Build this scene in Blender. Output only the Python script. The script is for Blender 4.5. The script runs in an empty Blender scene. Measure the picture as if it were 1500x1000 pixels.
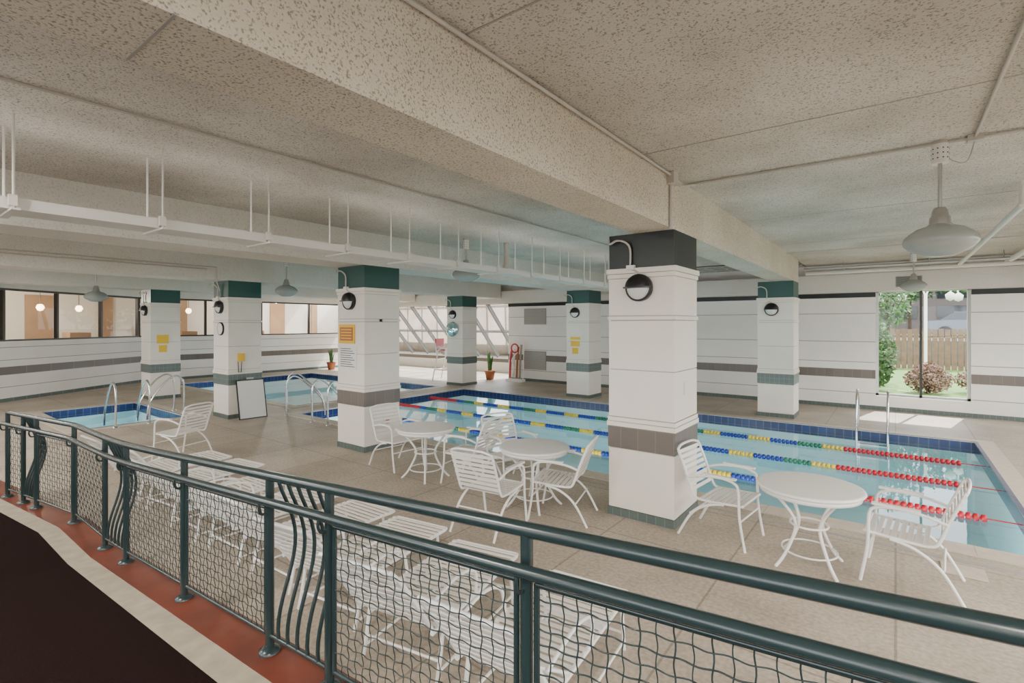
import bpy, math, random
from mathutils import Vector, Matrix
random.seed(7)
S=bpy.context.scene
# ---------------------------------------------------------------- materials
def newmat(name):
    m=bpy.data.materials.new(name); m.use_nodes=True
    nt=m.node_tree; return m,nt,nt.nodes["Principled BSDF"]
def mat(name,col,rough=.5,metal=0,var=0,scale=5,bump=0,bscale=40,spec=None):
    m,nt,b=newmat(name)
    b.inputs["Base Color"].default_value=(*col,1); b.inputs["Roughness"].default_value=rough
    b.inputs["Metallic"].default_value=metal
    if spec is not None: b.inputs["Specular IOR Level"].default_value=spec
    tc=nt.nodes.new("ShaderNodeTexCoord")
    if var:
        n=nt.nodes.new("ShaderNodeTexNoise"); n.inputs["Scale"].default_value=scale; n.inputs["Detail"].default_value=5
        nt.links.new(tc.outputs["Object"],n.inputs["Vector"])
        r=nt.nodes.new("ShaderNodeValToRGB")
        r.color_ramp.elements[0].position=.3; r.color_ramp.elements[1].position=.7
        r.color_ramp.elements[0].color=(*[max(0,c*(1-var)) for c in col],1)
        r.color_ramp.elements[1].color=(*[min(1,c*(1+var)) for c in col],1)
        nt.links.new(n.outputs["Fac"],r.inputs["Fac"]); nt.links.new(r.outputs["Color"],b.inputs["Base Color"])
    if bump:
        n=nt.nodes.new("ShaderNodeTexNoise"); n.inputs["Scale"].default_value=bscale; n.inputs["Detail"].default_value=4
        nt.links.new(tc.outputs["Object"],n.inputs["Vector"])
        bp=nt.nodes.new("ShaderNodeBump"); bp.inputs["Strength"].default_value=bump; bp.inputs["Distance"].default_value=.02
        nt.links.new(n.outputs["Fac"],bp.inputs["Height"]); nt.links.new(bp.outputs["Normal"],b.inputs["Normal"])
    return m
def emis(name,col,st):
    m,nt,b=newmat(name); b.inputs["Base Color"].default_value=(*col,1)
    b.inputs["Emission Color"].default_value=(*col,1); b.inputs["Emission Strength"].default_value=st; return m
def popcorn(name,c1,c2,sc=95,dark=.8,p0=.33,p1=.47):
    m,nt,b=newmat(name); b.inputs["Roughness"].default_value=.95; b.inputs["Specular IOR Level"].default_value=.1
    tc=nt.nodes.new("ShaderNodeTexCoord")
    n=nt.nodes.new("ShaderNodeTexNoise"); n.inputs["Scale"].default_value=sc; n.inputs["Detail"].default_value=3
    nt.links.new(tc.outputs["Object"],n.inputs["Vector"])
    r=nt.nodes.new("ShaderNodeValToRGB"); e=r.color_ramp.elements
    e[0].position=p0; e[0].color=(*c1,1); e[1].position=p1; e[1].color=(*c2,1)
    nt.links.new(n.outputs["Fac"],r.inputs["Fac"])
    n2=nt.nodes.new("ShaderNodeTexNoise"); n2.inputs["Scale"].default_value=.8; n2.inputs["Detail"].default_value=8
    nt.links.new(tc.outputs["Object"],n2.inputs["Vector"])
    r2=nt.nodes.new("ShaderNodeValToRGB"); r2.color_ramp.elements[0].color=(dark,dark*.98,dark*.95,1); r2.color_ramp.elements[0].position=.35
    r2.color_ramp.elements[1].color=(1,1,1,1); r2.color_ramp.elements[1].position=.65
    nt.links.new(n2.outputs["Fac"],r2.inputs["Fac"])
    mx=nt.nodes.new("ShaderNodeMix"); mx.data_type='RGBA'; mx.blend_type='MULTIPLY'; mx.inputs[0].default_value=1
    nt.links.new(r.outputs["Color"],mx.inputs[6]); nt.links.new(r2.outputs["Color"],mx.inputs[7])
    nt.links.new(mx.outputs[2],b.inputs["Base Color"])
    bp=nt.nodes.new("ShaderNodeBump"); bp.inputs["Strength"].default_value=.6; bp.inputs["Distance"].default_value=.008
    nt.links.new(n.outputs["Fac"],bp.inputs["Height"]); nt.links.new(bp.outputs["Normal"],b.inputs["Normal"])
    return m
def tiles(name,c1,c2,mortar,bw,bh,ms=.01,rough=.6,offset=0,bump=.2,noise=0,vec='XY'):
    m,nt,b=newmat(name); b.inputs["Roughness"].default_value=rough
    tc=nt.nodes.new("ShaderNodeTexCoord"); src=tc.outputs["Object"]
    if vec=='WALL':
        sp=nt.nodes.new("ShaderNodeSeparateXYZ"); nt.links.new(src,sp.inputs[0])
        ad=nt.nodes.new("ShaderNodeMath"); ad.operation='ADD'
        nt.links.new(sp.outputs[0],ad.inputs[0]); nt.links.new(sp.outputs[1],ad.inputs[1])
        cb=nt.nodes.new("ShaderNodeCombineXYZ"); nt.links.new(ad.outputs[0],cb.inputs[0]); nt.links.new(sp.outputs[2],cb.inputs[1])
        src=cb.outputs[0]
    br=nt.nodes.new("ShaderNodeTexBrick"); br.offset=offset; br.inputs["Scale"].default_value=1
    br.inputs["Brick Width"].default_value=bw; br.inputs["Row Height"].default_value=bh
    br.inputs["Mortar Size"].default_value=ms
    br.inputs["Color1"].default_value=(*c1,1); br.inputs["Color2"].default_value=(*c2,1); br.inputs["Mortar"].default_value=(*mortar,1)
    nt.links.new(src,br.inputs["Vector"]); out=br.outputs["Color"]
    if noise:
        for sc,am in ((30,noise),(1.1,noise*.9)):
            n=nt.nodes.new("ShaderNodeTexNoise"); n.inputs["Scale"].default_value=sc; n.inputs["Detail"].default_value=6
            nt.links.new(tc.outputs["Object"],n.inputs["Vector"])
            r=nt.nodes.new("ShaderNodeValToRGB"); r.color_ramp.elements[0].position=.35; r.color_ramp.elements[1].position=.65
            r.color_ramp.elements[0].color=(1-am,1-am*1.05,1-am*1.1,1)
            nt.links.new(n.outputs["Fac"],r.inputs["Fac"])
            mx=nt.nodes.new("ShaderNodeMix"); mx.data_type='RGBA'; mx.blend_type='MULTIPLY'; mx.inputs[0].default_value=1
            nt.links.new(out,mx.inputs[6]); nt.links.new(r.outputs["Color"],mx.inputs[7]); out=mx.outputs[2]
    nt.links.new(out,b.inputs["Base Color"])
    return m
def glassy(name,tint,ior=1.33,rough=.02,bump=0,bscale=3):
    m=bpy.data.materials.new(name); m.use_nodes=True; nt=m.node_tree; nt.nodes.clear()
    o=nt.nodes.new("ShaderNodeOutputMaterial"); mx=nt.nodes.new("ShaderNodeMixShader")
    t=nt.nodes.new("ShaderNodeBsdfTransparent"); t.inputs[0].default_value=(*tint,1)
    g=nt.nodes.new("ShaderNodeBsdfGlossy"); g.inputs["Roughness"].default_value=rough
    f=nt.nodes.new("ShaderNodeFresnel"); f.inputs[0].default_value=ior
    nt.links.new(f.outputs[0],mx.inputs[0]); nt.links.new(t.outputs[0],mx.inputs[1]); nt.links.new(g.outputs[0],mx.inputs[2])
    nt.links.new(mx.outputs[0],o.inputs[0])
    if bump:
        tc=nt.nodes.new("ShaderNodeTexCoord"); n=nt.nodes.new("ShaderNodeTexNoise"); n.inputs["Scale"].default_value=bscale
        nt.links.new(tc.outputs["Object"],n.inputs["Vector"])
        bp=nt.nodes.new("ShaderNodeBump"); bp.inputs["Strength"].default_value=bump; bp.inputs["Distance"].default_value=.02
        nt.links.new(n.outputs["Fac"],bp.inputs["Height"])
        nt.links.new(bp.outputs["Normal"],g.inputs["Normal"]); nt.links.new(bp.outputs["Normal"],f.inputs["Normal"])
    return m
M={}
M['ceil']=popcorn("popcorn_ceiling",(.33,.295,.25),(.70,.655,.59),78,.74,.35,.46)
M['beam']=popcorn("textured_beam",(.34,.29,.225),(.72,.655,.555),85,.85,.35,.47)
M['beamw']=popcorn("painted_beam",(.62,.59,.54),(.76,.73,.67),60,.92)
M['deck']=tiles("pool_deck",(.565,.485,.395),(.53,.455,.365),(.34,.285,.225),1.2,1.2,.009,.55,0,noise=.28)
M['white']=mat("white_block_wall",(.86,.84,.79),.7,var=.03,scale=1.5)
M['joint']=mat("wall_joint",(.36,.33,.30),.9)
M['taupe']=tiles("taupe_tile",(.16,.135,.115),(.14,.12,.105),(.22,.20,.18),.2,.25,.003,.35,0,vec='WALL')
M['greent']=tiles("green_gray_tile",(.10,.135,.12),(.09,.12,.11),(.18,.2,.19),.1,.1,.004,.35,0,vec='WALL')
M['colw']=mat("column_paint",(.80,.745,.66),.6,var=.03,scale=2)
M['tealcap']=mat("teal_cap",(.014,.07,.062),.4)
M['darkcap']=mat("dark_green_cap",(.006,.011,.010),.4)
M['rail']=mat("green_rail_paint",(.016,.029,.030),.25)
M['carpet']=mat("brown_carpet",(.014,.007,.006),1,var=.4,scale=150,bump=.5,bscale=300,spec=.05)
M['beige']=mat("beige_border",(.31,.265,.20),.7,var=.15,scale=8)
M['red']=mat("red_painted_curb",(.12,.026,.012),.45,var=.25,scale=4)
M['plastic']=mat("white_powdercoat",(.86,.84,.80),.35)
M['strap']=mat("white_vinyl_strap",(.80,.77,.71),.45)
M['pool']=mat("pool_plaster",(.47,.82,.88),.6,var=.04,scale=1)
M['poolmark']=mat("pool_marker_tile",(.30,.58,.68),.5)
M['bluet']=tiles("blue_pool_tile",(.008,.018,.085),(.012,.03,.14),(.08,.11,.18),.15,.15,.006,.2,0,vec='WALL')
M['coping']=mat("pool_coping",(.56,.48,.39),.6,var=.08,scale=10)
M['water']=glassy("pool_water",(.94,.99,1.0),1.33,.015,.07,2.0)
M['glass']=glassy("window_glass",(.97,.99,.99),1.3,.0)
M['alu']=mat("white_aluminium_frame",(.55,.56,.55),.4)
M['bar']=mat("grey_glazing_bar",(.20,.21,.21),.5)
M['bronze']=mat("dark_bronze_frame",(.03,.025,.022),.4)
M['black']=mat("black_plastic",(.010,.010,.011),.35)
M['lens']=mat("frosted_lens",(.7,.7,.66),.25)
M['conduit']=mat("painted_conduit",(.50,.46,.41),.5)
M['galv']=mat("galvanized_metal",(.45,.45,.44),.35,.8)
M['steel']=mat("stainless_steel",(.75,.76,.77),.18,1)
M['shade']=mat("pendant_glass_shade",(.30,.32,.30),.25)
M['fix']=mat("white_fixture",(.76,.73,.68),.5)
M['f_red']=mat("float_red",(.48,.008,.018),.35); M['f_yel']=mat("float_yellow",(.70,.50,.04),.35)
M['f_grn']=mat("float_green",(.015,.16,.09),.35); M['f_blu']=mat("float_blue",(.010,.04,.30),.35)
M['yellow']=mat("yellow_sign",(.78,.48,.03),.5); M['paper']=mat("paper_notice",(.75,.74,.7),.7); M['ink']=mat("ink",(.08,.08,.08),.7)
M['terra']=mat("terracotta",(.42,.15,.07),.8); M['leaf']=mat("leaf_green",(.05,.14,.03),.6,var=.4,scale=6)
M['leaf2']=mat("shrub_green",(.045,.11,.025),.7,var=.4,scale=3); M['leafr']=mat("spirea_pinkish",(.17,.09,.06),.7,var=.4,scale=3)
M['grass']=mat("grass",(.09,.18,.03),.9,var=.3,scale=4); M['wood']=mat("fence_wood",(.16,.10,.06),.8,var=.2,scale=5)
M['bark']=mat("bark",(.06,.04,.025),.9); M['asph']=mat("asphalt",(.10,.10,.10),.9)
M['conc']=mat("concrete_building",(.13,.11,.10),.9); M['carp']=mat("car_paint",(.10,.12,.14),.3,.3); M['cargl']=mat("car_glass",(.02,.025,.03),.1)
M['pale']=mat("pale_paving",(.75,.78,.76),.9)
M['mirror']=mat("convex_mirror",(.55,.8,.85),.05,1)
M['warm']=mat("lounge_wood",(.40,.25,.14),.6,var=.15,scale=1); M['cream']=mat("lounge_cream",(.78,.74,.66),.7)
M['globe']=emis("globe_lamp",(1,.72,.4),9); M['louv']=mat("grey_louver",(.3,.29,.27),.5)
M['hose']=mat("green_hose",(.02,.22,.07),.5)
M['soil']=mat("soil",(.05,.03,.02),1)
# ---------------------------------------------------------------- builder
class B:
    def __init__(s): s.v=[];s.f=[];s.m=[];s.ms=[];s.sm=[]
    def mi(s,k):
        if k not in s.ms: s.ms.append(k)
        return s.ms.index(k)
    def add(s,vs,fs,k,smooth=False):
        o=len(s.v); s.v+= [tuple(v) for v in vs]; i=s.mi(k)
        for f in fs: s.f.append([o+a for a in f]); s.m.append(i); s.sm.append(smooth)
    def box(s,x0,y0,z0,x1,y1,z1,k):
        x0,x1=sorted((x0,x1));y0,y1=sorted((y0,y1));z0,z1=sorted((z0,z1))
        vs=[(x,y,z) for z in(z0,z1) for y in(y0,y1) for x in(x0,x1)]
        s.add(vs,[(0,2,3,1),(4,5,7,6),(0,1,5,4),(2,6,7,3),(0,4,6,2),(1,3,7,5)],k)
    def obox(s,c,ax,ay,az,k):
        c=Vector(c);ax=Vector(ax);ay=Vector(ay);az=Vector(az)
        vs=[c+i*ax+j*ay+l*az for l in(-1,1) for j in(-1,1) for i in(-1,1)]
        s.add(vs,[(0,2,3,1),(4,5,7,6),(0,1,5,4),(2,6,7,3),(0,4,6,2),(1,3,7,5)],k)
    def quad(s,p,k): s.add(p,[tuple(range(len(p)))],k)
    def tube(s,pts,r,k,seg=8,closed=False,caps=True):
        P=[Vector(p) for p in pts]; n=len(P); rings=[]
        up=None
        for i in range(n):
            if closed: d=(P[(i+1)%n]-P[i-1])
            else: d=(P[min(i+1,n-1)]-P[max(i-1,0)])
            d.normalize()
            if up is None:
                up=Vector((0,0,1)) if abs(d.z)<.9 else Vector((1,0,0))
            a=up-d*up.dot(d)
            if a.length<1e-4: a=d.orthogonal()
            a.normalize(); up=a; b=d.cross(a)
            rr=r[i] if isinstance(r,(list,tuple)) else r
            rings.append([P[i]+rr*(math.cos(t)*a+math.sin(t)*b) for t in [2*math.pi*j/seg for j in range(seg)]])
        vs=[v for q in rings for v in q]; fs=[]
        for i in range(n if closed else n-1):
            i2=(i+1)%n
            for j in range(seg):
                j2=(j+1)%seg; fs.append((i*seg+j,i*seg+j2,i2*seg+j2,i2*seg+j))
        s.add(vs,fs,k,True)
        if caps and not closed:
            s.add(rings[0],[tuple(reversed(range(seg)))],k); s.add(rings[-1],[tuple(range(seg))],k)
    def cyl(s,p0,p1,r,k,seg=12): s.tube([p0,p1],r,k,seg)
    def lathe(s,prof,c,k,seg=32,axis='Z'):
        vs=[];n=len(prof)
        for r,h in prof:
            for j in range(seg):
                t=2*math.pi*j/seg; x,y=r*math.cos(t),r*math.sin(t)
                p=(x,y,h) if axis=='Z' else ((x,-h,y) if axis=='-Y' else (h,x,y))
                vs.append((c[0]+p[0],c[1]+p[1],c[2]+p[2]))
        fs=[(i*seg+j,i*seg+(j+1)%seg,(i+1)*seg+(j+1)%seg,(i+1)*seg+j) for i in range(n-1) for j in range(seg)]
        s.add(vs,fs,k,True)
    def done(s,name,loc=(0,0,0),rz=0,parent=None,bevel=0,smooth=None):
        me=bpy.data.meshes.new(name); me.from_pydata(s.v,[],s.f)
        for k in s.ms: me.materials.append(M[k])
        me.polygons.foreach_set("material_index",s.m)
        me.polygons.foreach_set("use_smooth",s.sm); me.update()
        o=bpy.data.objects.new(name,me); S.collection.objects.link(o)
        o.location=loc; o.rotation_euler=(0,0,rz)
        if parent: o.parent=parent
        if bevel:
            b=o.modifiers.new("bevel",'BEVEL'); b.width=bevel; b.segments=2; b.limit_method='ANGLE'
        return o
def inst(o,name,loc,rz=0):
    c=bpy.data.objects.new(name,o.data); S.collection.objects.link(c); c.location=loc; c.rotation_euler=(0,0,rz); return c
def smooth_path(p,n=6):
    P=[Vector(q) for q in p]; out=[]
    for i in range(len(P)-1):
        p0=P[max(i-1,0)];p1=P[i];p2=P[i+1];p3=P[min(i+2,len(P)-1)]
        for j in range(n):
            t=j/n
            out.append(.5*((2*p1)+(p2-p0)*t+(2*p0-5*p1+4*p2-p3)*t*t+(3*p1-p0-3*p2+p3)*t**3))
    out.append(P[-1]); return out
def light(name,typ,loc,rot,e,col=(1,1,1),sx=1,sy=1,parent=None):
    l=bpy.data.lights.new(name,typ); l.energy=e; l.color=col
    if typ=='AREA': l.shape='RECTANGLE'; l.size=sx; l.size_y=sy
    o=bpy.data.objects.new(name,l); S.collection.objects.link(o); o.location=loc; o.rotation_euler=rot
    if parent: o.parent=parent
    return o
# ---------------------------------------------------------------- shell
CZ=3.70; SZ=3.15
pool=(-11.4,1.14,6.6,12.4); kid=(-20.5,-12.6,7.2,12.4); spa=(-16.6,-13.2,2.9,4.8)
holes=[pool,kid,spa]
xs=sorted({-30,6,*[h[0] for h in holes],*[h[1] for h in holes]}); ys=sorted({-4,18.0,*[h[2] for h in holes],*[h[3] for h in holes]})
b=B()
for i in range(len(xs)-1):
    for j in range(len(ys)-1):
        cx=(xs[i]+xs[i+1])/2; cy=(ys[j]+ys[j+1])/2
        if any(h[0]<cx<h[1] and h[2]<cy<h[3] for h in holes): continue
        b.quad([(xs[i],ys[j],0),(xs[i+1],ys[j],0),(xs[i+1],ys[j+1],0),(xs[i],ys[j+1],0)],'deck')
b.done("floor")
def make_pool(name,h,depth,wl=-.10,fill_xs=(),e=40,lanes=()):
    x0,x1,y0,y1=h; b=B(); d=-depth
    b.quad([(x0,y0,d),(x1,y0,d),(x1,y1,d),(x0,y1,d)],'pool')
    for (a,c) in (((x0,y0),(x1,y0)),((x1,y0),(x1,y1)),((x1,y1),(x0,y1)),((x0,y1),(x0,y0))):
        b.quad([(c[0],c[1],d),(a[0],a[1],d),(a[0],a[1],-.2),(c[0],c[1],-.2)],'pool')
        b.quad([(c[0],c[1],-.2),(a[0],a[1],-.2),(a[0],a[1],0),(c[0],c[1],0)],'bluet')
    for yl in lanes:
        b.box(x0+1.2,yl-.1,d,x1-1.2,yl+.1,d+.003,'poolmark')
        for xx in (x0+1.2,x1-1.2): b.box(xx-.1,yl-.4,d,xx+.1,yl+.4,d+.003,'poolmark')
    w=.28
    for bx in ((x0-w,y0-w,x1+w,y0),(x0-w,y1,x1+w,y1+w),(x0-w,y0,x0,y1),(x1,y0,x1+w,y1)):
        b.box(bx[0],bx[1],.0,bx[2],bx[3],.012,'coping')
    w2=.05
    for bx in ((x0-w2,y1,x1+w2,y1+w2),(x1,y0,x1+w2,y1),(x0-w2,y0,x0,y1)):
        b.box(bx[0],bx[1],.012,bx[2],bx[3],.016,'bluet')
    for k in range(int((x1-x0)/.6)+1):
        xx=x0+k*.6
        b.box(xx,y0-w,.012,xx+.006,y0,.0135,'joint'); b.box(xx,y1+.05,.012,xx+.006,y1+w,.0135,'joint')
    for lx in fill_xs:
        b.lathe([(0,-.02),(.12,-.02),(.15,0)],(lx,y0,-.5),'lens',20,axis='-Y')  # invented lens discs that go with the added underwater fill
    o=b.done(name)
    b2=B(); b2.quad([(x0,y0,wl),(x1,y0,wl),(x1,y1,wl),(x0,y1,wl)],'water'); b2.done("water_surface",parent=o)
    for lx in fill_xs:
        light("added_pool_fill",'AREA',(lx,y0+.05,-.45),(math.radians(58),0,0),e,(1,.99,.98),.5,.3,o)  # fill light added below the surface to brighten the water
    return o
make_pool("lap_pool",pool,1.25,fill_xs=[-10.4,-8.2,-6.0,-3.8,-1.6,.3],e=46,lanes=(7.2,8.6,10.05,11.6))
make_pool("wading_pool",kid,.9,fill_xs=(-19,-16.5,-14),e=58)
make_pool("hot_tub",spa,.9,fill_xs=(-15.7,-14.1),e=18)
# ceiling and beams
b=B(); b.box(-30,-4,CZ,6,15.9,CZ+.25,'ceil')
for yy in (2.0,4.4,8.2,11):
    b.box(-1.85,yy,CZ-.003,6,yy+.012,CZ,'joint')
b.done("ceiling")
# open ceiling grille near the far wall
b=B(); b.box(-6.5,13.85,CZ-.02,-1.9,15.28,CZ,'black')
for i in range(12): b.box(-6.5+i*.4,13.85,CZ-.05,-6.47+i*.4,15.28,CZ-.02,'conduit')
for i in range(4): b.box(-6.5,13.9+i*.42,CZ-.05,-1.9,13.93+i*.42,CZ-.02,'conduit')
b.done("ceiling_grille")
colX=[-2.6,-7.84,-12.81,-17.63]
W=.75
b=B(); b.box(-2.3,-4,SZ,-1.855,13.8,CZ,'beam')
b.box(-2.31,.64,SZ-.003,-1.85,.65,SZ+.001,'joint')
b.done("ceiling_beam")
for x in colX[1:]:
    b=B(); b.box(x,-4,SZ,x+W,15.2,CZ,'beamw'); b.done("ceiling_beam")
b=B(); b.box(2.64,-4,SZ,3.39,15.2,CZ,'beam'); b.done("ceiling_beam")
b=B(); b.box(-22.2,15.3,2.97,5.2,15.68,3.42,'beamw'); 
b.box(.0,15.285,3.05,.5,15.3,3.3,'louv'); 
for i in range(8): b.box(.02,15.278,3.07+i*.028,.48,15.286,3.08+i*.028,'bronze')
b.done("ceiling_soffit")
b=B(); Y=15.7; T=.25
b.box(-12.07,Y,0,-.4,Y+T,CZ,'white'); b.box(1.39,Y,0,5.3,Y+T,CZ,'white')
b.box(-.4,Y,0,1.39,Y+T,.37,'white'); b.box(-.4,Y,3.0,1.39,Y+T,CZ,'white')
for (a,c) in ((-12.07,-.4),(1.39,5.3)):
    b.box(a,Y-.012,.78,c,Y,1.0,'taupe'); b.box(a,Y-.02,2.84,c,Y,2.96,'darkcap')
    for z in (.4,1.18,1.7,2.42): b.box(a,Y-.003,z,c,Y,z+.018,'joint')
b.box(-12.07,Y-.01,0,5.3,Y,.1,'greent')
b.done("wall_back")
b=B()
for x in (-.4,1.33): b.box(x,Y+.06,.37,x+.06,Y+.14,3.0,'alu')
b.box(.465,Y+.06,.37,.515,Y+.14,3.0,'bronze'); b.box(-.4,Y+.06,.37,1.39,Y+.14,.42,'alu'); b.box(-.4,Y+.06,2.95,1.39,Y+.14,3.0,'alu')
b.box(-.45,Y-.04,.33,1.44,Y+.06,.37,'white')
b.quad([(-.4,Y+.1,.4),(1.39,Y+.1,.4),(1.39,Y+.1,2.97),(-.4,Y+.1,2.97)],'glass')
b.done("window_1")
# sloped glazing
b=B(); gx0,gx1=-22.3,-12.07
ytop,ztop,ybot,zbot=15.75,3.0,17.9,.7
dv=Vector((0,ybot-ytop,zbot-ztop)); L=dv.length; dv.normalize(); nv=Vector((0,-dv.z,dv.y))
n=9
for i in range(n+1):
    x=gx0+(gx1-gx0)*i/n; c=Vector((x,(ytop+ybot)/2,(ztop+zbot)/2))
    b.obox(c,(.045,0,0),nv*.07,dv*L/2,'bar')
for t in (0,.5,1):
    c=Vector(((gx0+gx1)/2,ytop,ztop))+dv*L*t
    b.obox(c,((gx1-gx0)/2,0,0),nv*.04,dv*.035,'bar')
b.quad([(gx0,ytop,ztop),(gx1,ytop,ztop),(gx1,ybot,zbot),(gx0,ybot,zbot)],'glass')
b.done("window_2")
b=B(); b.box(gx0,15.7,3.0,gx1,15.9,CZ,'white'); b.box(gx0,17.85,0,gx1,18.05,.7,'white'); b.box(gx1-.0,15.95,0,gx1+.2,18.05,.7,'white')
b.add([(gx1+.02,15.95,.7),(gx1+.02,17.9,.7),(gx1+.02,15.95,2.85)],[(0,1,2)],'white')
b.box(gx0,17.84,.45,gx1,17.85,.6,'taupe')
b.done("wall_glazing_base")
def wall_seg(name,p0,p1,wname,mull):
    p0=Vector((*p0,0));p1=Vector((*p1,0)); d=(p1-p0); Ln=d.length; d.normalize(); nrm=Vector((d.y,-d.x,0))
    if nrm.x<0: nrm=-nrm
    b=B()
    def pb(s0,s1,z0,z1,o0,o1,k):
        c=p0+d*(s0+s1)/2+nrm*(o0+o1)/2+Vector((0,0,(z0+z1)/2))
        b.obox(c,d*(s1-s0)/2,nrm*(o1-o0)/2,Vector((0,0,(z1-z0)/2)),k)
    w1=Ln if name=="wall_left" else Ln-2.3
    pb(0,Ln,0,1.68,-.2,0,'white'); pb(0,Ln,3.16,CZ,-.2,0,'white')
    if w1<Ln: pb(w1,Ln,1.68,3.16,-.2,0,'white')
    pb(0,Ln,.75,.97,0,.012,'taupe'); pb(0,Ln,0,.1,0,.01,'greent')
    for z in (.4,1.15,1.5): pb(0,Ln,z,z+.018,0,.003,'joint')
    b.done(name)
    b=B()
    k=int(w1/mull)
    for i in range(k+1):
        s=min(i*w1/k,w1); pb(s-.035,s+.035,1.68,3.16,-.14,-.04,'bronze')
    pb(0,w1,1.68,1.73,-.14,-.03,'bronze'); pb(0,w1,3.1,3.16,-.14,-.03,'bronze')
    c0=p0-nrm*.09; c1=p0+d*w1-nrm*.09
    b.quad([c0+Vector((0,0,1.7)),c1+Vector((0,0,1.7)),c1+Vector((0,0,3.12)),c0+Vector((0,0,3.12))],'glass')
    b.done(wname)
wall_seg("wall_left",(-16.16,-2.5),(-22.3,6.6),"window_3",1.45)
wall_seg("wall_left_rear",(-22.3,6.6),(-22.3,18.0),"window_4",1.9)
b=B()
b.box(-27,-4,0,-26.8,18,CZ,'cream')
for i in range(9): b.box(-26.8,-3+i*2.4,.9,-26.7,-3+i*2.4+(.8 if i%2 else .35),3.3,'warm')
b.box(-27,17.8,0,-22.5,18,CZ,'cream'); b.box(-27,-4,0,-16,-3.8,CZ,'cream')
b.done("wall_lounge")
b=B()
for (x,y) in ((-22.6,1.5),(-23.4,2.6),(-24.2,4.2),(-24.8,5.4),(-24.6,8.0),(-25.2,9.3)):
    b.lathe([(.0,-.12),(.07,-.1),(.12,0),(.08,.1),(.02,.12)],(x,y,2.75),'globe',16); b.cyl((x,y,2.87),(x,y,CZ),.01,'bronze',6)
b.done("globe_pendant_cluster")
b=B()
for (x,y,w) in ((-20.8,2.2,1.3),(-23.2,5.2,1.1),(-24,9,1.5),(-24,12,1.2)):
    b.box(x-w/2-1,y-.3,1.0,x+w/2-1,y+.3,1.85,'warm'); b.box(x-w/2-1,y-.35,0,x+w/2-1,y+.35,1.0,'bronze')
b.done("lounge_cabinet")
b=B(); b.box(5.3,-4,0,5.55,15.95,.5,'white'); b.box(5.3,-4,3.1,5.55,15.95,CZ,'white')
for y in (-4,0,4,8,12,15.5): b.box(5.3,y,.5,5.55,y+.45,3.1,'white')
b.done("wall_right")
b=B(); b.box(-16.4,-2.7,0,5.3,-2.5,1.3,'white'); b.box(-16.4,-2.7,3.1,5.3,-2.5,CZ,'white')
for x in (-16.4,-12,-8,-4,0,4.3): b.box(x,-2.7,1.3,x+1.0,-2.5,3.1,'white')
b.done("wall_front")
# ---------------------------------------------------------------- columns
def column(x,y,cap,near=False):
    b=B(); c='colw'; w=W
    b.box(x+.015,y+.015,0,x+w-.015,y+w-.015,SZ,'joint')
    def seg(z0,z1,o,k): b.box(x-o,y-o,z0,x+w+o,y+w+o,z1,k)
    seg(0,.09,.012,'greent'); seg(.095,.76,0,c); seg(.77,1.005,.008,'taupe' if near else 'greent')
    seg(1.01,1.06,.018,c); seg(1.065,1.11,.01,c)
    for z0,z1 in ((1.118,1.64),(1.65,2.19)): seg(z0,z1,0,c)
    seg(2.2,2.24,.012,c); seg(2.248,2.66,0,c); seg(2.665,2.71,.012,c); seg(2.715,2.77,.024,c)
    seg(2.775,SZ,-.002,cap)
    return b
def walllight(b,x,y,z,r=.15):
    b.lathe([(0.0,.0),(r,.0),(r,.05),(r*.93,.075),(r*.86,.06)],(x,y,z),'black',28,axis='-Y')
    b.lathe([(r*.88,.055),(r*.7,.085),(r*.4,.105),(0,.11)],(x,y,z),'lens',28,axis='-Y')
    vs=[];seg=14
    prof=[(r*.96,.05),(r*.9,.095),(r*.6,.125),(0,.14)]
    for rr,h in prof:
        for j in range(seg+1):
            t=math.pi*j/seg; vs.append((x+rr*math.cos(t),y-h,z+rr*math.sin(t)))
    fs=[(i*(seg+1)+j,i*(seg+1)+j+1,(i+1)*(seg+1)+j+1,(i+1)*(seg+1)+j) for i in range(len(prof)-1) for j in range(seg)]
    b.add(vs,fs,'black',True)
    b.box(x-r*.95,y-.125,z-.008,x+r*.95,y-.05,z+.008,'black')
    b.box(x-.14,y-.05,z+.2,x-.05,y,z+.25,'fix')
    b.tube(smooth_path([(x-.1,y-.03,z+.22),(x-.1,y-.03,z+.42),(x-.14,y-.06,z+.5),(x-.24,y-.07,z+.53),(x-.33,y-.06,z+.5),(x-.36,y-.03,z+.56)],5),.012,'conduit',8)
    b.tube([(x-.1,y-.03,z+.22),(x,y-.03,z+.16),(x,y-.02,z+.1)],.012,'conduit',8)
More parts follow.
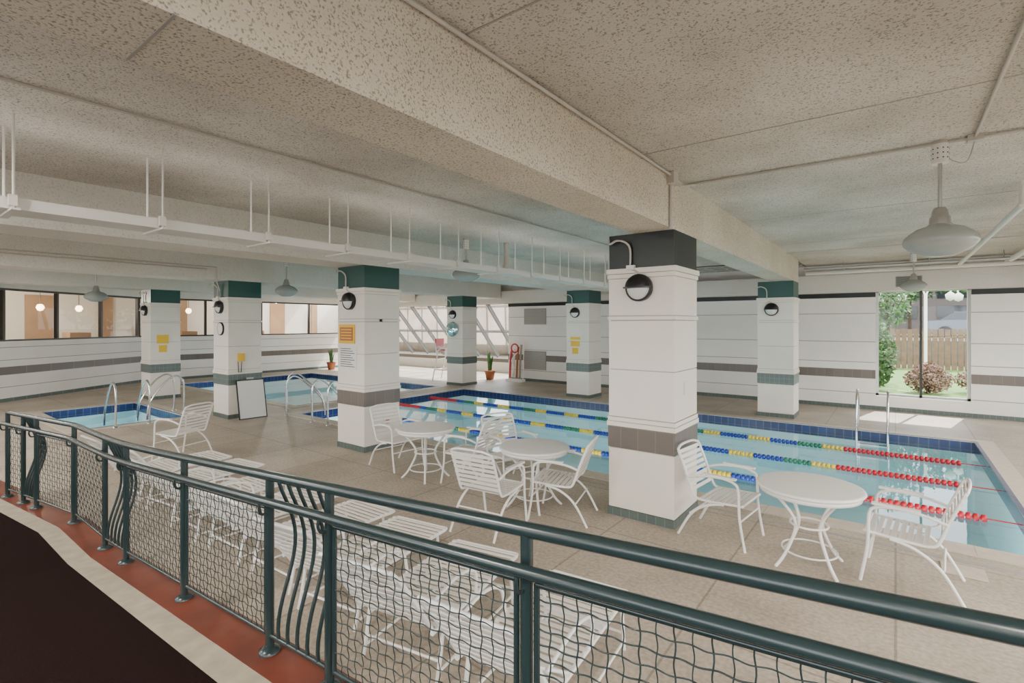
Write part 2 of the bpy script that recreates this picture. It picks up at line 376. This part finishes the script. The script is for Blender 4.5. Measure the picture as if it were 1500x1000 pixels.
for i,x in enumerate(colX):
    b=column(x,5.26,'darkcap' if i==0 else 'tealcap',i<2)
    walllight(b,x+.37,5.26,2.55)
    yf=5.26
    if i==0:
        b.box(-1.855,5.55,1.38,-1.835,5.63,1.52,'fix')
        b.cyl((-1.84,5.12,SZ-.02),(-1.84,5.12,CZ-.03),.016,'conduit')
    if i==1:
        b.box(x+.06,yf-.02,1.82,x+.5,yf,2.15,'yellow'); b.box(x+.1,yf-.025,1.87,x+.46,yf-.02,2.1,'terra')
        for j in range(4): b.box(x+.13,yf-.028,1.9+j*.05,x+.43,yf-.025,1.92+j*.05,'yellow')
        b.box(x+.06,yf-.015,1.38,x+.55,yf,1.79,'paper')
        for j in range(9): b.box(x+.1,yf-.018,1.42+j*.038,x+.5-.05*(j%3),yf-.015,1.432+j*.038,'ink')
        b.box(x+W,yf+.3,2.2,x+W+.012,yf+.36,2.24,'joint'); b.box(x+W,yf+.45,.42,x+W+.012,yf+.52,.5,'terra')
    if i==2:
        b.lathe([(0,0),(.15,0),(.15,.03),(.13,.035)],(x+.4,yf,2.05),'black',24,axis='-Y'); b.lathe([(.135,.03),(0,.032)],(x+.4,yf,2.05),'paper',24,axis='-Y')
        b.box(x+W,yf+.2,1.3,x+W+.06,yf+.34,1.48,'yellow'); b.tube([(x+W+.03,yf+.2,1.3),(x+W+.03,yf+.21,1.05),(x+W+.03,yf+.27,1.05),(x+W+.03,yf+.28,1.3)],.008,'black',6)
    if i==3:
        b.box(x+W,yf+.15,1.6,x+W+.01,yf+.45,1.85,'yellow'); b.box(x+W,yf+.2,1.35,x+W+.01,yf+.4,1.55,'yellow')
    b.done("column")
for i,x in enumerate(colX):
    b=column(x,13.05,'tealcap'); walllight(b,x+.3,13.05,2.5)
    if i==1:
        b.box(x+.15,13.04,1.5,x+.45,13.05,1.66,'yellow'); b.box(x+.2,13.035,1.28,x+.4,13.05,1.46,'yellow'); b.box(x+.13,13.04,1.7,x+.47,13.05,1.78,'yellow')
    if i==2:
        b.lathe([(.27,0),(.24,.06),(.14,.1),(0,.12)],(x+.3,12.98,1.98),'mirror',24,axis='-Y')
    b.done("column")
# ---------------------------------------------------------------- ceiling hardware
b=B()
b.cyl((-1.82,-3,CZ-.03),(-1.82,5.12,CZ-.03),.013,'conduit'); b.cyl((-1.82,5.6,CZ-.02),(5.2,5.6,CZ-.02),.014,'conduit'); b.box(-1.86,5.05,3.58,-1.78,5.18,3.7,'conduit')
b.tube([(-1.82,5.12,3.66),(-1.8,5.3,3.6),(-1.74,5.6,CZ-.03)],.012,'conduit',8)
b.cyl((.52,-3,CZ-.02),(.52,5.6,CZ-.02),.012,'conduit'); b.box(.47,5.55,CZ-.05,.57,5.65,CZ,'conduit')
b.tube(smooth_path([(.52,5.6,CZ-.03),(.47,5.6,3.5),(.38,5.6,3.52),(.3,5.6,3.62)],5),.005,'conduit',6)
b.cyl((-4.43,-3,CZ-.02),(-4.43,9,CZ-.02),.012,'conduit')
b.cyl((1.1,7.7,3.45),(1.1,14.5,3.45),.035,'fix'); b.cyl((1.1,7.7,3.45),(1.1,7.7,CZ),.035,'fix'); b.cyl((1.9,7.0,3.5),(1.9,15,3.5),.05,'fix')
b.cyl((-1.8,14.3,3.5),(5,14.3,3.5),.03,'galv'); b.cyl((-1.8,14.6,3.42),(5,14.6,3.42),.045,'fix'); b.cyl((-1.8,11.8,3.62),(5,11.8,3.62),.012,'conduit')
for x in (-1,0.6,1.8): b.cyl((x,14.6,3.42),(x,14.6,CZ),.01,'conduit')
b.tube(smooth_path([(-5.9,7.6,CZ),(-5.9,7.6,3.3),(-5.9,7.5,3.15)],5),.05,'conduit',10)
b.cyl((-12.03,-2,3.42),(-12.03,5.0,3.42),.012,'conduit'); b.tube([(-12.03,5.0,3.42),(-12.03,5.0,3.1),(-12.1,5.1,2.9)],.012,'conduit',8)
b.cyl((-12.03,-2,3.36),(-12.03,4.8,3.36),.012,'conduit')
b.done("ceiling_conduit")
def pendant(x,y,zc,d):
    b=B(); k=d/.54; r=d/2; q=1.2*k
    b.cyl((0,0,CZ-zc-.03),(0,0,CZ-zc),.05,'conduit',16)
    b.cyl((0,0,CZ-zc-.19),(0,0,CZ-zc-.03),.058,'fix',16)
    for j in range(10):
        t=j/10*2*math.pi; 
        for h in (.07,.11,.15): b.cyl((.057*math.cos(t),.057*math.sin(t),CZ-zc-h),(.0602*math.cos(t),.0602*math.sin(t),CZ-zc-h),.006,'ink',6)
    b.cyl((0,0,.2*q),(0,0,CZ-zc-.19),.015,'galv')
    b.lathe([(0,.235*q),(.04*k,.235*q),(.055*k,.215*q),(.065*k,.17*q),(.075*k,.165*q),(.08*k,.11*q)],(0,0,0),'galv',32)
    b.lathe([(.075*k,.115*q),(.10*k,.10*q),(.17*k,.08*q),(r*.84,.045*q),(r*.96,.015*q),(r,-.015*q),(r*.97,-.04*q),(r*.85,-.07*q),(r*.62,-.10*q),(.11*k,-.125*q),(.0,-.13*q)],(0,0,0),'shade',48)
    return b.done("pendant_light",(x,y,zc))
pendant(.30,5.6,2.87,.51); pendant(.31,14,3.0,.48); pendant(-6.2,6.8,3.06,.5); pendant(-11.4,6.27,2.95,.5); pendant(-15.5,3.7,2.84,.48)
b=B(); y=-1.15
while y<12.5:
    b.box(-5.5,y+.02,3.0,-5.2,y+.93,3.05,'fix'); b.box(-5.52,y+.02,3.0,-5.5,y+.93,3.085,'fix'); b.box(-5.2,y+.02,3.0,-5.18,y+.93,3.085,'fix')
    b.box(-5.6,y-.02,2.985,-5.1,y+.03,3.0,'fix')
    for x in (-5.54,-5.16): b.cyl((x,y,2.99),(x,y,CZ),.009,'fix',8)
    b.box(-5.56,y-.03,3.02,-5.53,y+.02,3.1,'fix'); b.box(-5.17,y-.03,3.02,-5.14,y+.02,3.1,'fix')
    y+=.95
tray=b.done("hanging_strip_light")
# ---------------------------------------------------------------- ramp
def rz_(x): return max(0.0,.44+.075*x)
xr=-.44/.075
b=B()
def strip(y0,y1,k,dz):
    b.add([(xr,y0,dz),(5.25,y0,rz_(5.25)+dz),(5.25,y1,rz_(5.25)+dz),(xr,y1,dz)],[(0,1,2,3)],k)
    def f(x): return -max(0,-7-x)*.12
    b.add([(-14,y0+f(-14) if y0>0 else y0,dz),(-7,y0,dz),(-7,y1,dz),(-14,y1+f(-14),dz)],[(0,1,2,3)],k)
    b.quad([(-7,y0,dz),(xr,y0,dz),(xr,y1,dz),(-7,y1,dz)],k)
strip(-2.45,1.2,'carpet',.02); strip(1.2,1.36,'beige',.02); strip(1.36,1.62,'red',.02)
b.add([(xr,1.62,0),(5.25,1.62,0),(5.25,1.62,rz_(5.25)+.02),(xr,1.62,.02)],[(0,1,2,3)],'beige')
b.quad([(-7,1.62,0),(xr,1.62,0),(xr,1.62,.02),(-7,1.62,.02)],'beige')
b.done("ramp_walkway")
# ---------------------------------------------------------------- railing
def zt(x): 
    return 1.09+ .5*(.075*(x+5.6)+math.sqrt((.075*(x+5.6))**2+.0012))
def yr(x): return 1.5-max(0,-7-x)*.16
b=B(); R='rail'
X=[3.0-.15*i for i in range(int((3.0+8.8)/.15)+1)]
b.tube([(x,yr(x),zt(x)-.027) for x in X],.028,R,14)
b.tube([(x,yr(x)-.06,zt(x)-.15) for x in X],.024,R,14)
posts=[2.1,.95,.35,-1.07,-2.31,-2.91,-4.14,-5.4,-6.0,-7.04,-7.95,-8.3,-8.75]
barsec=[(.95,.35),(-2.31,-2.91),(-5.4,-6.0),(-7.95,-8.3)]
for x in posts:
    z0=rz_(x)+.021; y=yr(x)
    b.cyl((x,y,z0),(x,y,zt(x)-.03),.024,R,12)
    b.lathe([(0,.03),(.03,.03),(.06,.015),(.062,0)],(x,y,z0),R,20)
    b.tube(smooth_path([(x,y-.02,zt(x)-.24),(x,y-.05,zt(x)-.235),(x,y-.065,zt(x)-.2),(x,y-.06,zt(x)-.16)],4),.008,R,8)
    b.cyl((x,y-.02,zt(x)-.15),(x,y-.06,zt(x)-.15),.012,R,8)
def mesh_panel(xa,xb):
    xa-=.045; xb+=.045
    def P(x,u,dy=0):
        zb=rz_(x)+.12; zt_=zt(x)-.215
        return Vector((x,yr(x)+dy,zb+(zt_-zb)*u))
    n=max(3,int((xa-xb)/.055)); mrows=14; A=.0028
    for u in (0,1): b.tube([P(xa,u),P(xb,u)],.012,R,8)
    for x in (xa,xb): b.tube([P(x,0),P(x,1)],.012,R,8)
    for i in range(1,n):
        x=xa+(xb-xa)*i/n; pts=[]
        for j in range(mrows*4+1):
            u=j/(mrows*4); p=P(x,u); a=math.sin(u*mrows*math.pi)
            pts.append(p+Vector((A*a,.004*math.cos(u*mrows*math.pi+i*math.pi),0)))
        b.tube(pts,.0028,R,4,caps=False)
    for j in range(1,mrows):
        u=j/mrows; pts=[]
        for i in range(n*4+1):
            s=i/(n*4); p=P(xa+(xb-xa)*s,u); a=math.sin(s*n*math.pi)
            pts.append(p+Vector((0,-.004*math.cos(s*n*math.pi+j*math.pi),A*a)))
        b.tube(pts,.0028,R,4,caps=False)
secs=list(zip(posts[:-1],posts[1:]))
for xa,xb in secs:
    if (xa,xb) in barsec:
        for i in range(1,6):
            x=xa+(xb-xa)*i/6; zb=rz_(x)+.12; z1=zt(x)-.05
            pts=[]
            for j in range(17):
                u=j/16; pts.append((x,yr(x)+.09*math.sin(u*math.pi)**1.5-.03*math.sin(u*2*math.pi),zb+(z1-zb)*u))
            b.tube(pts,.011,R,8)
        b.tube([(xa,yr(xa),rz_(xa)+.12),(xb,yr(xb),rz_(xb)+.12)],.013,R,8)
    else: mesh_panel(xa,xb)
b.done("ramp_railing")
# ---------------------------------------------------------------- furniture
def chair_mesh():
    b=B(); P='plastic'
    for s in (-1,1):
        y=.27*s
        b.tube(smooth_path([(.30,y,0),(.25,y,.3),(.24,y,.56),(.2,y,.63),(.08,y,.655),(-.12,y,.64),(-.26,y,.60)],5),.013,P,8)
        b.tube(smooth_path([(-.36,y,0),(-.22,y,.24),(-.06,y,.36),(.1,y,.4)],5),.013,P,8)
        b.tube(smooth_path([(.27,y*.93,.42),(.05,y*.93,.405),(-.15,y*.93,.40),(-.21,y*.93,.45),(-.27,y*.93,.62),(-.35,y*.93,.82),(-.37,y*.9,.86)],5),.013,P,8)
        b.obox((.06,y,.668),(.16,0,0),(0,.022,0),(0,0,.008),P)
    b.tube(smooth_path([(-.37,-.243,.86),(-.385,-.15,.885),(-.39,0,.89),(-.385,.15,.885),(-.37,.243,.86)],4),.013,P,8)
    b.cyl((.27,-.25,.42),(.27,.25,.42),.013,P,8); b.cyl((-.24,-.26,.24),(-.24,.26,.24),.009,P,8)
    b.cyl((.252,-.27,.27),(.252,.27,.27),.009,P,8)
    for i in range(8):
        x=.235-i*.052; b.obox((x,0,.418-.012*i/7),(.018,0,0),(0,.262,0),(0,0,.003),'strap')
    for i in range(8):
        t=i/7; z=.475+t*.355; x=-.218-.137*t-.008
        d=Vector((-.34,0,.94)); b.obox((x,0,z),d*.017,(0,.262,0),Vector((.94,0,.34))*.003,'strap')
    return b
def table(x,y,d):
    b=B(); r=d/2
    b.lathe([(0,.675),(r-.03,.675),(r-.008,.682),(r,.695),(r-.008,.708),(r-.03,.712),(0,.712)],(0,0,0),'plastic',56)
    b.lathe([(r-.05,.64),(r-.03,.64),(r-.03,.676),(r-.05,.676)],(0,0,0),'plastic',48)
    for i in range(4):
        t=math.pi/4+i*math.pi/2; c,s=math.cos(t),math.sin(t)
        b.tube(smooth_path([(.36*c,.36*s,.66),(.27*c,.27*s,.58),(.15*c,.15*s,.42),(.14*c,.14*s,.3),(.24*c,.24*s,.1),(.33*c,.33*s,0)],6),.014,'plastic',8)
    b.tube([(.15*math.cos(a),.15*math.sin(a),.36) for a in [2*math.pi*j/24 for j in range(24)]],.01,'plastic',8,closed=True)
    b.tube([(.22*math.cos(a),.22*math.sin(a),.13) for a in [2*math.pi*j/24 for j in range(24)]],.008,'plastic',8,closed=True)
    b.done("patio_table",(x,y,0))
table(-.62,5.24,.86); table(-3.42,4.95,.84); table(-5.28,4.95,.84)
ch=None
for (x,y,a) in ((-1.40,5.42,-6),(.08,5.42,176),(-3.45,4.18,96),(-3.02,4.9,196),(-4.15,5.45,-20),(-6.05,5.1,-5),(-4.66,5.2,190),(-9.2,3.3,200)):
    if ch is None: ch=chair_mesh().done("patio_chair",(x,y,0),math.radians(a))
    else: inst(ch,"patio_chair",(x,y,0),math.radians(a))
def chaise():
    b=B(); P='plastic'; w=.29; L=1.15
    for s in (-1,1):
        y=w*s
        b.tube([(0,y,.33),(L-.04,y,.33),(L,y*.95,.33)],.014,P,8)
        b.tube(smooth_path([(L-.15,y,.33),(L-.12,y,.12),(L-.1,y,0)],4),.013,P,8)
        b.tube(smooth_path([(.12,y,.33),(.08,y,.12),(.05,y,0)],4),.013,P,8)
        b.tube(smooth_path([(.02,y*.95,.34),(-.1,y*.95,.52),(-.26,y*.95,.74),(-.33,y*.9,.82)],4),.014,P,8)
        b.tube(smooth_path([(.5,y,.33),(.46,y*1.05,.5),(.25,y*1.05,.56),(-.06,y*1.02,.5)],5),.011,P,8)
        b.tube([(L-.13,y,.06),(.07,y,.06)],.009,P,8)
        b.tube([(-.12,y*.95,.55),(.2,y,.34)],.009,P,8)
    b.cyl((L,-w*.95,.33),(L,w*.95,.33),.014,P,8); b.cyl((-.33,-w*.9,.82),(-.33,w*.9,.82),.014,P,8)
    b.cyl((L-.12,-w,.12),(L-.12,w,.12),.009,P,8); b.cyl((.08,-w,.12),(.08,w,.12),.009,P,8)
    for i in range(19):
        x=L-.04-i*.058; b.obox((x,0,.343),(.015,0,0),(0,w+.012,0),(0,0,.003),'strap')
    d=Vector((-.58,0,.81)).normalized(); nn=Vector((.81,0,.58))
    for i in range(9):
        t=.04+i*.062; c=Vector((.02,0,.34))+d*t; b.obox(c,d*.016,(0,w*.95+.012,0),nn*.003,'strap')
    return b
cl=None
for i in range(8):
    x=-1.62-.84*i; a=math.radians(90+random.uniform(-2,12)+3); y=2.08+random.uniform(-.05,.05)
    if i==0: cl=chaise().done("chaise_lounge",(x,y,0),a)
    else: inst(cl,"chaise_lounge",(x,y,0),a)
# ---------------------------------------------------------------- pool things
for yl in (7.9,9.35,10.8):
    b=B(); x=-11.3; z=-.075
    b.cyl((-11.39,yl,z),(1.13,yl,z),.007,'f_red',6)
    pat=['f_blu']*8+['f_yel']*6+['f_blu']*7+['f_grn']*6+['f_yel']*5
    i=0
    while x<.82:
        k='f_red' if (x>-.75 or x<-10.2) else pat[i%len(pat)]
        b.lathe([(.015,0),(.038,.006),(.043,.03),(.038,.054),(.015,.06)],(x,yl,z),k,10,axis='X'); x+=.066; i+=1
    b.done("lane_rope")
def grab(name,x,y,a,h=.85,l=.75,two=.55):
    b=B()
    for s in (0,two):
        b.tube(smooth_path([(0,s,0),(0,s,h*.75),(.08,s,h*.97),(.22,s,h),(.45,s,h*.8),(l,s,h*.35),(l+.05,s,-.05)],6),.02,'steel',10)
        b.lathe([(.02,.03),(.05,.02),(.055,0)],(0,s,0),'steel',16)
    b.done(name,(x,y,0.012),a)
grab("pool_handrail",-11.45,6.3,math.radians(60),.9,.8,.9)
grab("pool_handrail",-12.9,4.0,math.radians(180),.9,.7,.6)
grab("pool_handrail",-14.3,4.95,math.radians(-90),.9,.7,.6)
grab("pool_handrail",-9.6,6.2,math.radians(90),.9,.8,.6)
b=B()
for s in (0,.5): b.tube(smooth_path([(s,12.15,-.5),(s,12.2,.45),(s,12.45,.8),(s,12.8,.6),(s,12.85,.0)],6),.021,'steel',10)
for z in (-.25,-.5): b.box(0,12.1,z,.5,12.22,z+.03,'steel')
b.done("pool_ladder",(-.62,.0,.018))
b=B(); b.box(-10,6.1,.0,4.5,6.16,.004,'joint'); b.done("trench_drain")
b=B(); b.box(.32,5.75,0,.62,6.0,.012,'coping'); b.done("skimmer_lid",bevel=.004)
b=B(); 
u=Vector((.0,1,0)); v=Vector((-.22,0,.97)); nn=Vector((.97,0,.22))
c=Vector((0,0,.44)); b.obox(c,u*.3,v*.45,nn*.008,'paper')
for s in (-1,1): b.obox(c+u*.3*s,u*.011,v*.45,nn*.012,'black'); b.obox(c+v*.44*s,u*.3,v*.010,nn*.012,'black')
b.obox(c+v*.48,u*.08,v*.02,nn*.015,'galv')
b.done("leaning_whiteboard",(-11.80,5.66,0),math.radians(-3))
b=B()
for i,(dx,k) in enumerate(((0,'f_red'),(.16,'paper'),(.32,'terra'),(.46,'beige'))):
    b.tube([(dx,0,.15),(dx+.02,.02,.8),(dx+.05,.05,1.15+.08*i)],.04,k,10)
b.cyl((-.05,0,0),(-.05,.1,1.5),.015,'plastic'); b.cyl((.6,0,0),(.6,.1,1.5),.015,'plastic')
for z in (.15,.7,1.2): b.cyl((-.07,.06,z),(.62,.06,z),.015,'plastic')
b.tube([(.25+.16*math.cos(t),-.02,1.25+.16*math.sin(t)) for t in [2*math.pi*j/20 for j in range(20)]],.03,'f_red',8,closed=True)
b.tube(smooth_path([(.1,-.05,.2),(.3,-.12,.5),(.15,-.08,.8),(.4,-.05,1.1)],5),.02,'plastic',8)
b.box(-.08,-.15,0,.64,.12,.1,'plastic')
b.done("rescue_equipment_rack",(-11.7,15.3,0))
b=B()
for s in (-.35,.35):
    b.tube(smooth_path([(-.4,s,0),(-.2,s,.9),(-.15,s,1.15),(.2,s,1.15),(.4,s,0)],6),.025,'plastic',8)
    b.tube([(-.32,s,.4),(.33,s,.4)],.02,'plastic',8); b.tube([(-.2,s,.9),(-.32,s,1.6)],.02,'plastic',8)
for z,x in ((.4,-.32),(.8,-.23),(.4,.33),(.8,.26)): b.cyl((x,-.35,z),(x,.35,z),.02,'plastic',8)
b.obox((0,0,1.17),(.22,0,0),(0,.33,0),(0,0,.025),'f_red'); b.obox((-.28,0,1.45),(.02,0,0),(0,.33,0),(0,0,.15),'f_red')
b.done("lifeguard_chair",(-14.0,14.2,0),.3)
def plant(x,y,h,n=14):
    b=B(); b.lathe([(0,0),(.14,0),(.2,.3),(.22,.3),(.22,.36),(.17,.36),(.17,.32),(0,.32)],(0,0,0),'terra',24)
    b.lathe([(0,.33),(.17,.33)],(0,0,0),'soil',16)
    for i in range(n):
        t=random.uniform(0,6.28); l=random.uniform(.05,.22); hh=h*random.uniform(.6,1); w=.028
        c,s=math.cos(t),math.sin(t); px,py=-s*w,c*w
        r0=.08
        pts=[]
        for u,ww in ((0,.7),(.4,1.1),(.8,.8),(1,.05)):
            rr=r0*random.uniform(.5,1)+l*u*u; z=.33+hh*u
            pts.append(((rr*c-px*ww,rr*s-py*ww,z),(rr*c+px*ww,rr*s+py*ww,z)))
        vs=[q for p in pts for q in p]; b.add(vs,[(2*j,2*j+1,2*j+3,2*j+2) for j in range(3)],'leaf')
    b.done("potted_plant",(x,y,0))
plant(-12.6,15.2,.85,22); plant(-21.4,14.0,.7); plant(-21.7,10.2,.5)
b=B()
for (z0,z1) in ((2.15,2.75),(.45,1.15)):
    b.box(-11.3,Y-.03,z0,-10.3,Y-.012,z1,'louv')
    k=int((z1-z0)/.05)
    for i in range(k): b.box(-11.27,Y-.04,z0+.02+i*.05,-10.33,Y-.03,z0+.035+i*.05,'conduit')
b.done("wall_vent")
b=B(); 
b.tube([(0,.18*math.cos(t),.3+.18*math.sin(t)) for t in [2*math.pi*j/24 for j in range(24)]],.06,'hose',10,closed=True)
b.lathe([(0,-.08),(.26,-.08),(.26,-.06),(.1,-.05),(.1,.05),(.26,.06),(.26,.08),(0,.08)],(0,0,.3),'black',24,axis='X')
b.box(-.1,-.2,0,.1,.2,.05,'black'); b.tube([(-.1,-.15,.03),(-.1,-.15,.7),(-.1,.15,.7),(-.1,.15,.03)],.015,'black',8)
b.done("hose_reel",(-20.9,6.8,0),.6)
# ---------------------------------------------------------------- outside
b=B(); b.box(-60,18.1,-.2,-12.0,70,.15,'pale'); b.box(-11.8,15.96,-.2,60,30,.3,'grass'); b.box(-11.8,30,-.2,60,80,1.4,'asph'); b.box(5.6,-30,-.2,60,15.9,-.02,'asph'); b.box(-40,-40,-.2,60,-4.1,-.02,'asph')
b.done("ground_outside")
b=B()
for i in range(90):
    x=-8+i*.2; b.box(x,27,.3,x+.17,27.03,1.95+.02*(i%2),'wood')
b.box(-8,27.03,.6,10,27.08,.7,'wood'); b.box(-8,27.03,1.6,10,27.08,1.7,'wood'); b.done("wood_fence")
def shrub(name,x,y,z,rx,rz,n,k,trunk=0,sz=.07):
    b=B()
    for i in range(n):
        while True:
            p=Vector([random.uniform(-1,1) for _ in range(3)])
            if .25<p.length<1: break
        taper=1-.5*max(0,p.z) if trunk==0 else 1
        c=Vector((p.x*rx*taper,p.y*rx*taper,trunk+rz+p.z*rz))
        a=Vector([random.gauss(0,1) for _ in range(3)]).normalized(); q=a.orthogonal().normalized(); s=sz*random.uniform(.6,1.3)
        b.add([c-a*s,c+q*s*.5,c+a*s,c-q*s*.5],[(0,1,2,3)],k)
    b.cyl((0,0,0),(0,0,trunk+rz*1.2),.03+.03*rz,'bark',8)
    for j in range(6):
        t=j*1.05; b.tube([(0,0,trunk+.2*rz),(rx*.6*math.cos(t),rx*.6*math.sin(t),trunk+rz*1.2)],.015,'bark',5)
    b.done(name,(x,y,z))
shrub("juniper_shrub",-.55,17.6,.3,.62,1.1,2600,'leaf2'); shrub("spirea_shrub",.7,17.6,.3,.55,.42,1500,'leafr',0,.05); shrub("spirea_shrub",1.9,18.2,.3,.65,.4,1500,'leafr',0,.05)
shrub("juniper_shrub",-2.2,18.4,.3,.9,1.3,1500,'leaf2')
shrub("deciduous_tree",-3.2,22,.3,1.7,1.6,3000,'leaf2',2.0,.13); shrub("deciduous_tree",4.5,44,1.4,3,2.6,2500,'leaf2',2.2,.2); shrub("deciduous_tree",-3,44,1.4,3,2.6,2500,'leaf2',2.2,.2)
shrub("deciduous_tree",.8,46,1.4,3,2.8,2500,'leaf2',2.4,.2); shrub("deciduous_tree",-.2,20.8,.3,.7,.9,700,'leaf2',1.7,.08)
for (x,y) in ((-26,42),(-36,40),(-16,44)): shrub("deciduous_tree",x,y,.15,3,2.0,1500,'leaf2',1.5,.2)
def lamp_post(x,y,z):
    b=B(); b.cyl((0,0,0),(0,0,3.0),.05,'plastic'); b.lathe([(.12,0),(.12,.3),(.06,.4)],(0,0,0),'plastic',16)
    for s in (-1,1):
        b.tube(smooth_path([(0,0,2.9),(.15*s,0,3.25),(.45*s,0,3.4),(.7*s,0,3.2),(.7*s,0,3.0)],6),.025,'plastic',8)
        b.lathe([(.03,.1),(.15,.0),(.12,-.18),(0,-.24)],(.7*s,0,2.95),'lens',16)
    b.done("lamp_post",(x,y,z))
lamp_post(.9,24.5,.3); lamp_post(2.6,25.5,.3); lamp_post(-1.2,25.2,.3)
def car(x,y,z):
    b=B(); sec=[(-2.2,.45,.75),(-2.1,.35,.95),(-1.3,.3,1.0),(1.2,.3,.98),(2.1,.35,.85),(2.25,.45,.65)]
    vs=[]
    for xx,z0,z1 in sec: vs+=[(xx,-.88,z0),(xx,.88,z0),(xx,.82,z1),(xx,-.82,z1)]
    fs=[(4*i+j,4*i+(j+1)%4,4*i+4+(j+1)%4,4*i+4+j) for i in range(5) for j in range(4)]+[(3,2,1,0),(20,21,22,23)]
    b.add(vs,fs,'carp')
    b.add([(-1.6,-.8,.99),(1.2,-.8,.98),(1.2,.8,.98),(-1.6,.8,.99),(-1.0,-.62,1.42),(.5,-.62,1.44),(.5,.62,1.44),(-1.0,.62,1.42)],[(0,1,5,4),(1,2,6,5),(2,3,7,6),(3,0,4,7)],'cargl')
    b.box(-1.0,-.63,1.42,.5,.63,1.46,'carp')
    for xx in (-1.4,1.4):
        for s in (-1,1): b.cyl((xx,.75*s,.33),(xx,.92*s,.33),.33,'black',20)
    b.done("parked_car",(x,y,z))
car(-2.5,37,1.4); car(3.6,38,1.4)
b=B(); b.box(-8,52,1.4,20,60,5.6,'conc')
for i in range(8):
    for j in range(2): b.box(-7+i*3.2,51.95,2.6+j*1.6,-5+i*3.2,52,3.6+j*1.6,'cargl')
b.done("distant_building")
# ---------------------------------------------------------------- lights
w=bpy.data.worlds.new("World"); S.world=w; w.use_nodes=True; nt=w.node_tree
bg=nt.nodes["Background"]; bg.inputs[0].default_value=(.93,.96,1,1); bg.inputs[1].default_value=7.0
sun=light("sun",'SUN',(0,30,30),(0,0,0),14,(1,.96,.90)); sun.data.angle=.01
d=Vector((-.12,-.57,-.82)); sun.rotation_euler=d.to_track_quat('-Z','Y').to_euler()
light("strip_uplight",'AREA',(-5.35,5.5,3.1),(math.pi,0,0),16,(1,.96,.9),.25,12,tray)
def fill_fixture(x,y,e,z=CZ):  # invented housing with an area light, added to brighten the room
    b=B(); b.box(-.3,-.6,-.08,.3,.6,0,'fix'); b.box(-.26,-.56,-.083,.26,.56,-.08,'lens'); o=b.done("added_fill_fixture",(x,y,z))
    light("added_fill_light",'AREA',(0,0,-.1),(0,0,0),e,(1,.935,.84),.5,1.1,o)
for x in (4.2,0.8,-4.2,-9.5,-14.5): fill_fixture(x,-1.3,235)  # unseen fill row behind the camera
fill_fixture(4.3,4,230); fill_fixture(4.4,9,230)  # unseen fill on the right side
light("lounge_lamp",'POINT',(-23.6,3.2,3.0),(0,0,0),300,(1,.88,.74)); light("lounge_lamp",'POINT',(-24.6,8,3.0),(0,0,0),300,(1,.9,.8)); light("lounge_lamp",'POINT',(-24.6,13,3.0),(0,0,0),300,(1,.93,.86))
# ---------------------------------------------------------------- camera
cam=bpy.data.cameras.new("camera"); co=bpy.data.objects.new("camera",cam); S.collection.objects.link(co)
co.location=(0,0,2.15); co.rotation_euler=(math.radians(90),0,math.radians(37.16))
cam.sensor_width=36; cam.lens=17.79; cam.shift_y=-25/1500; cam.clip_start=.05; cam.clip_end=300
S.camera=co
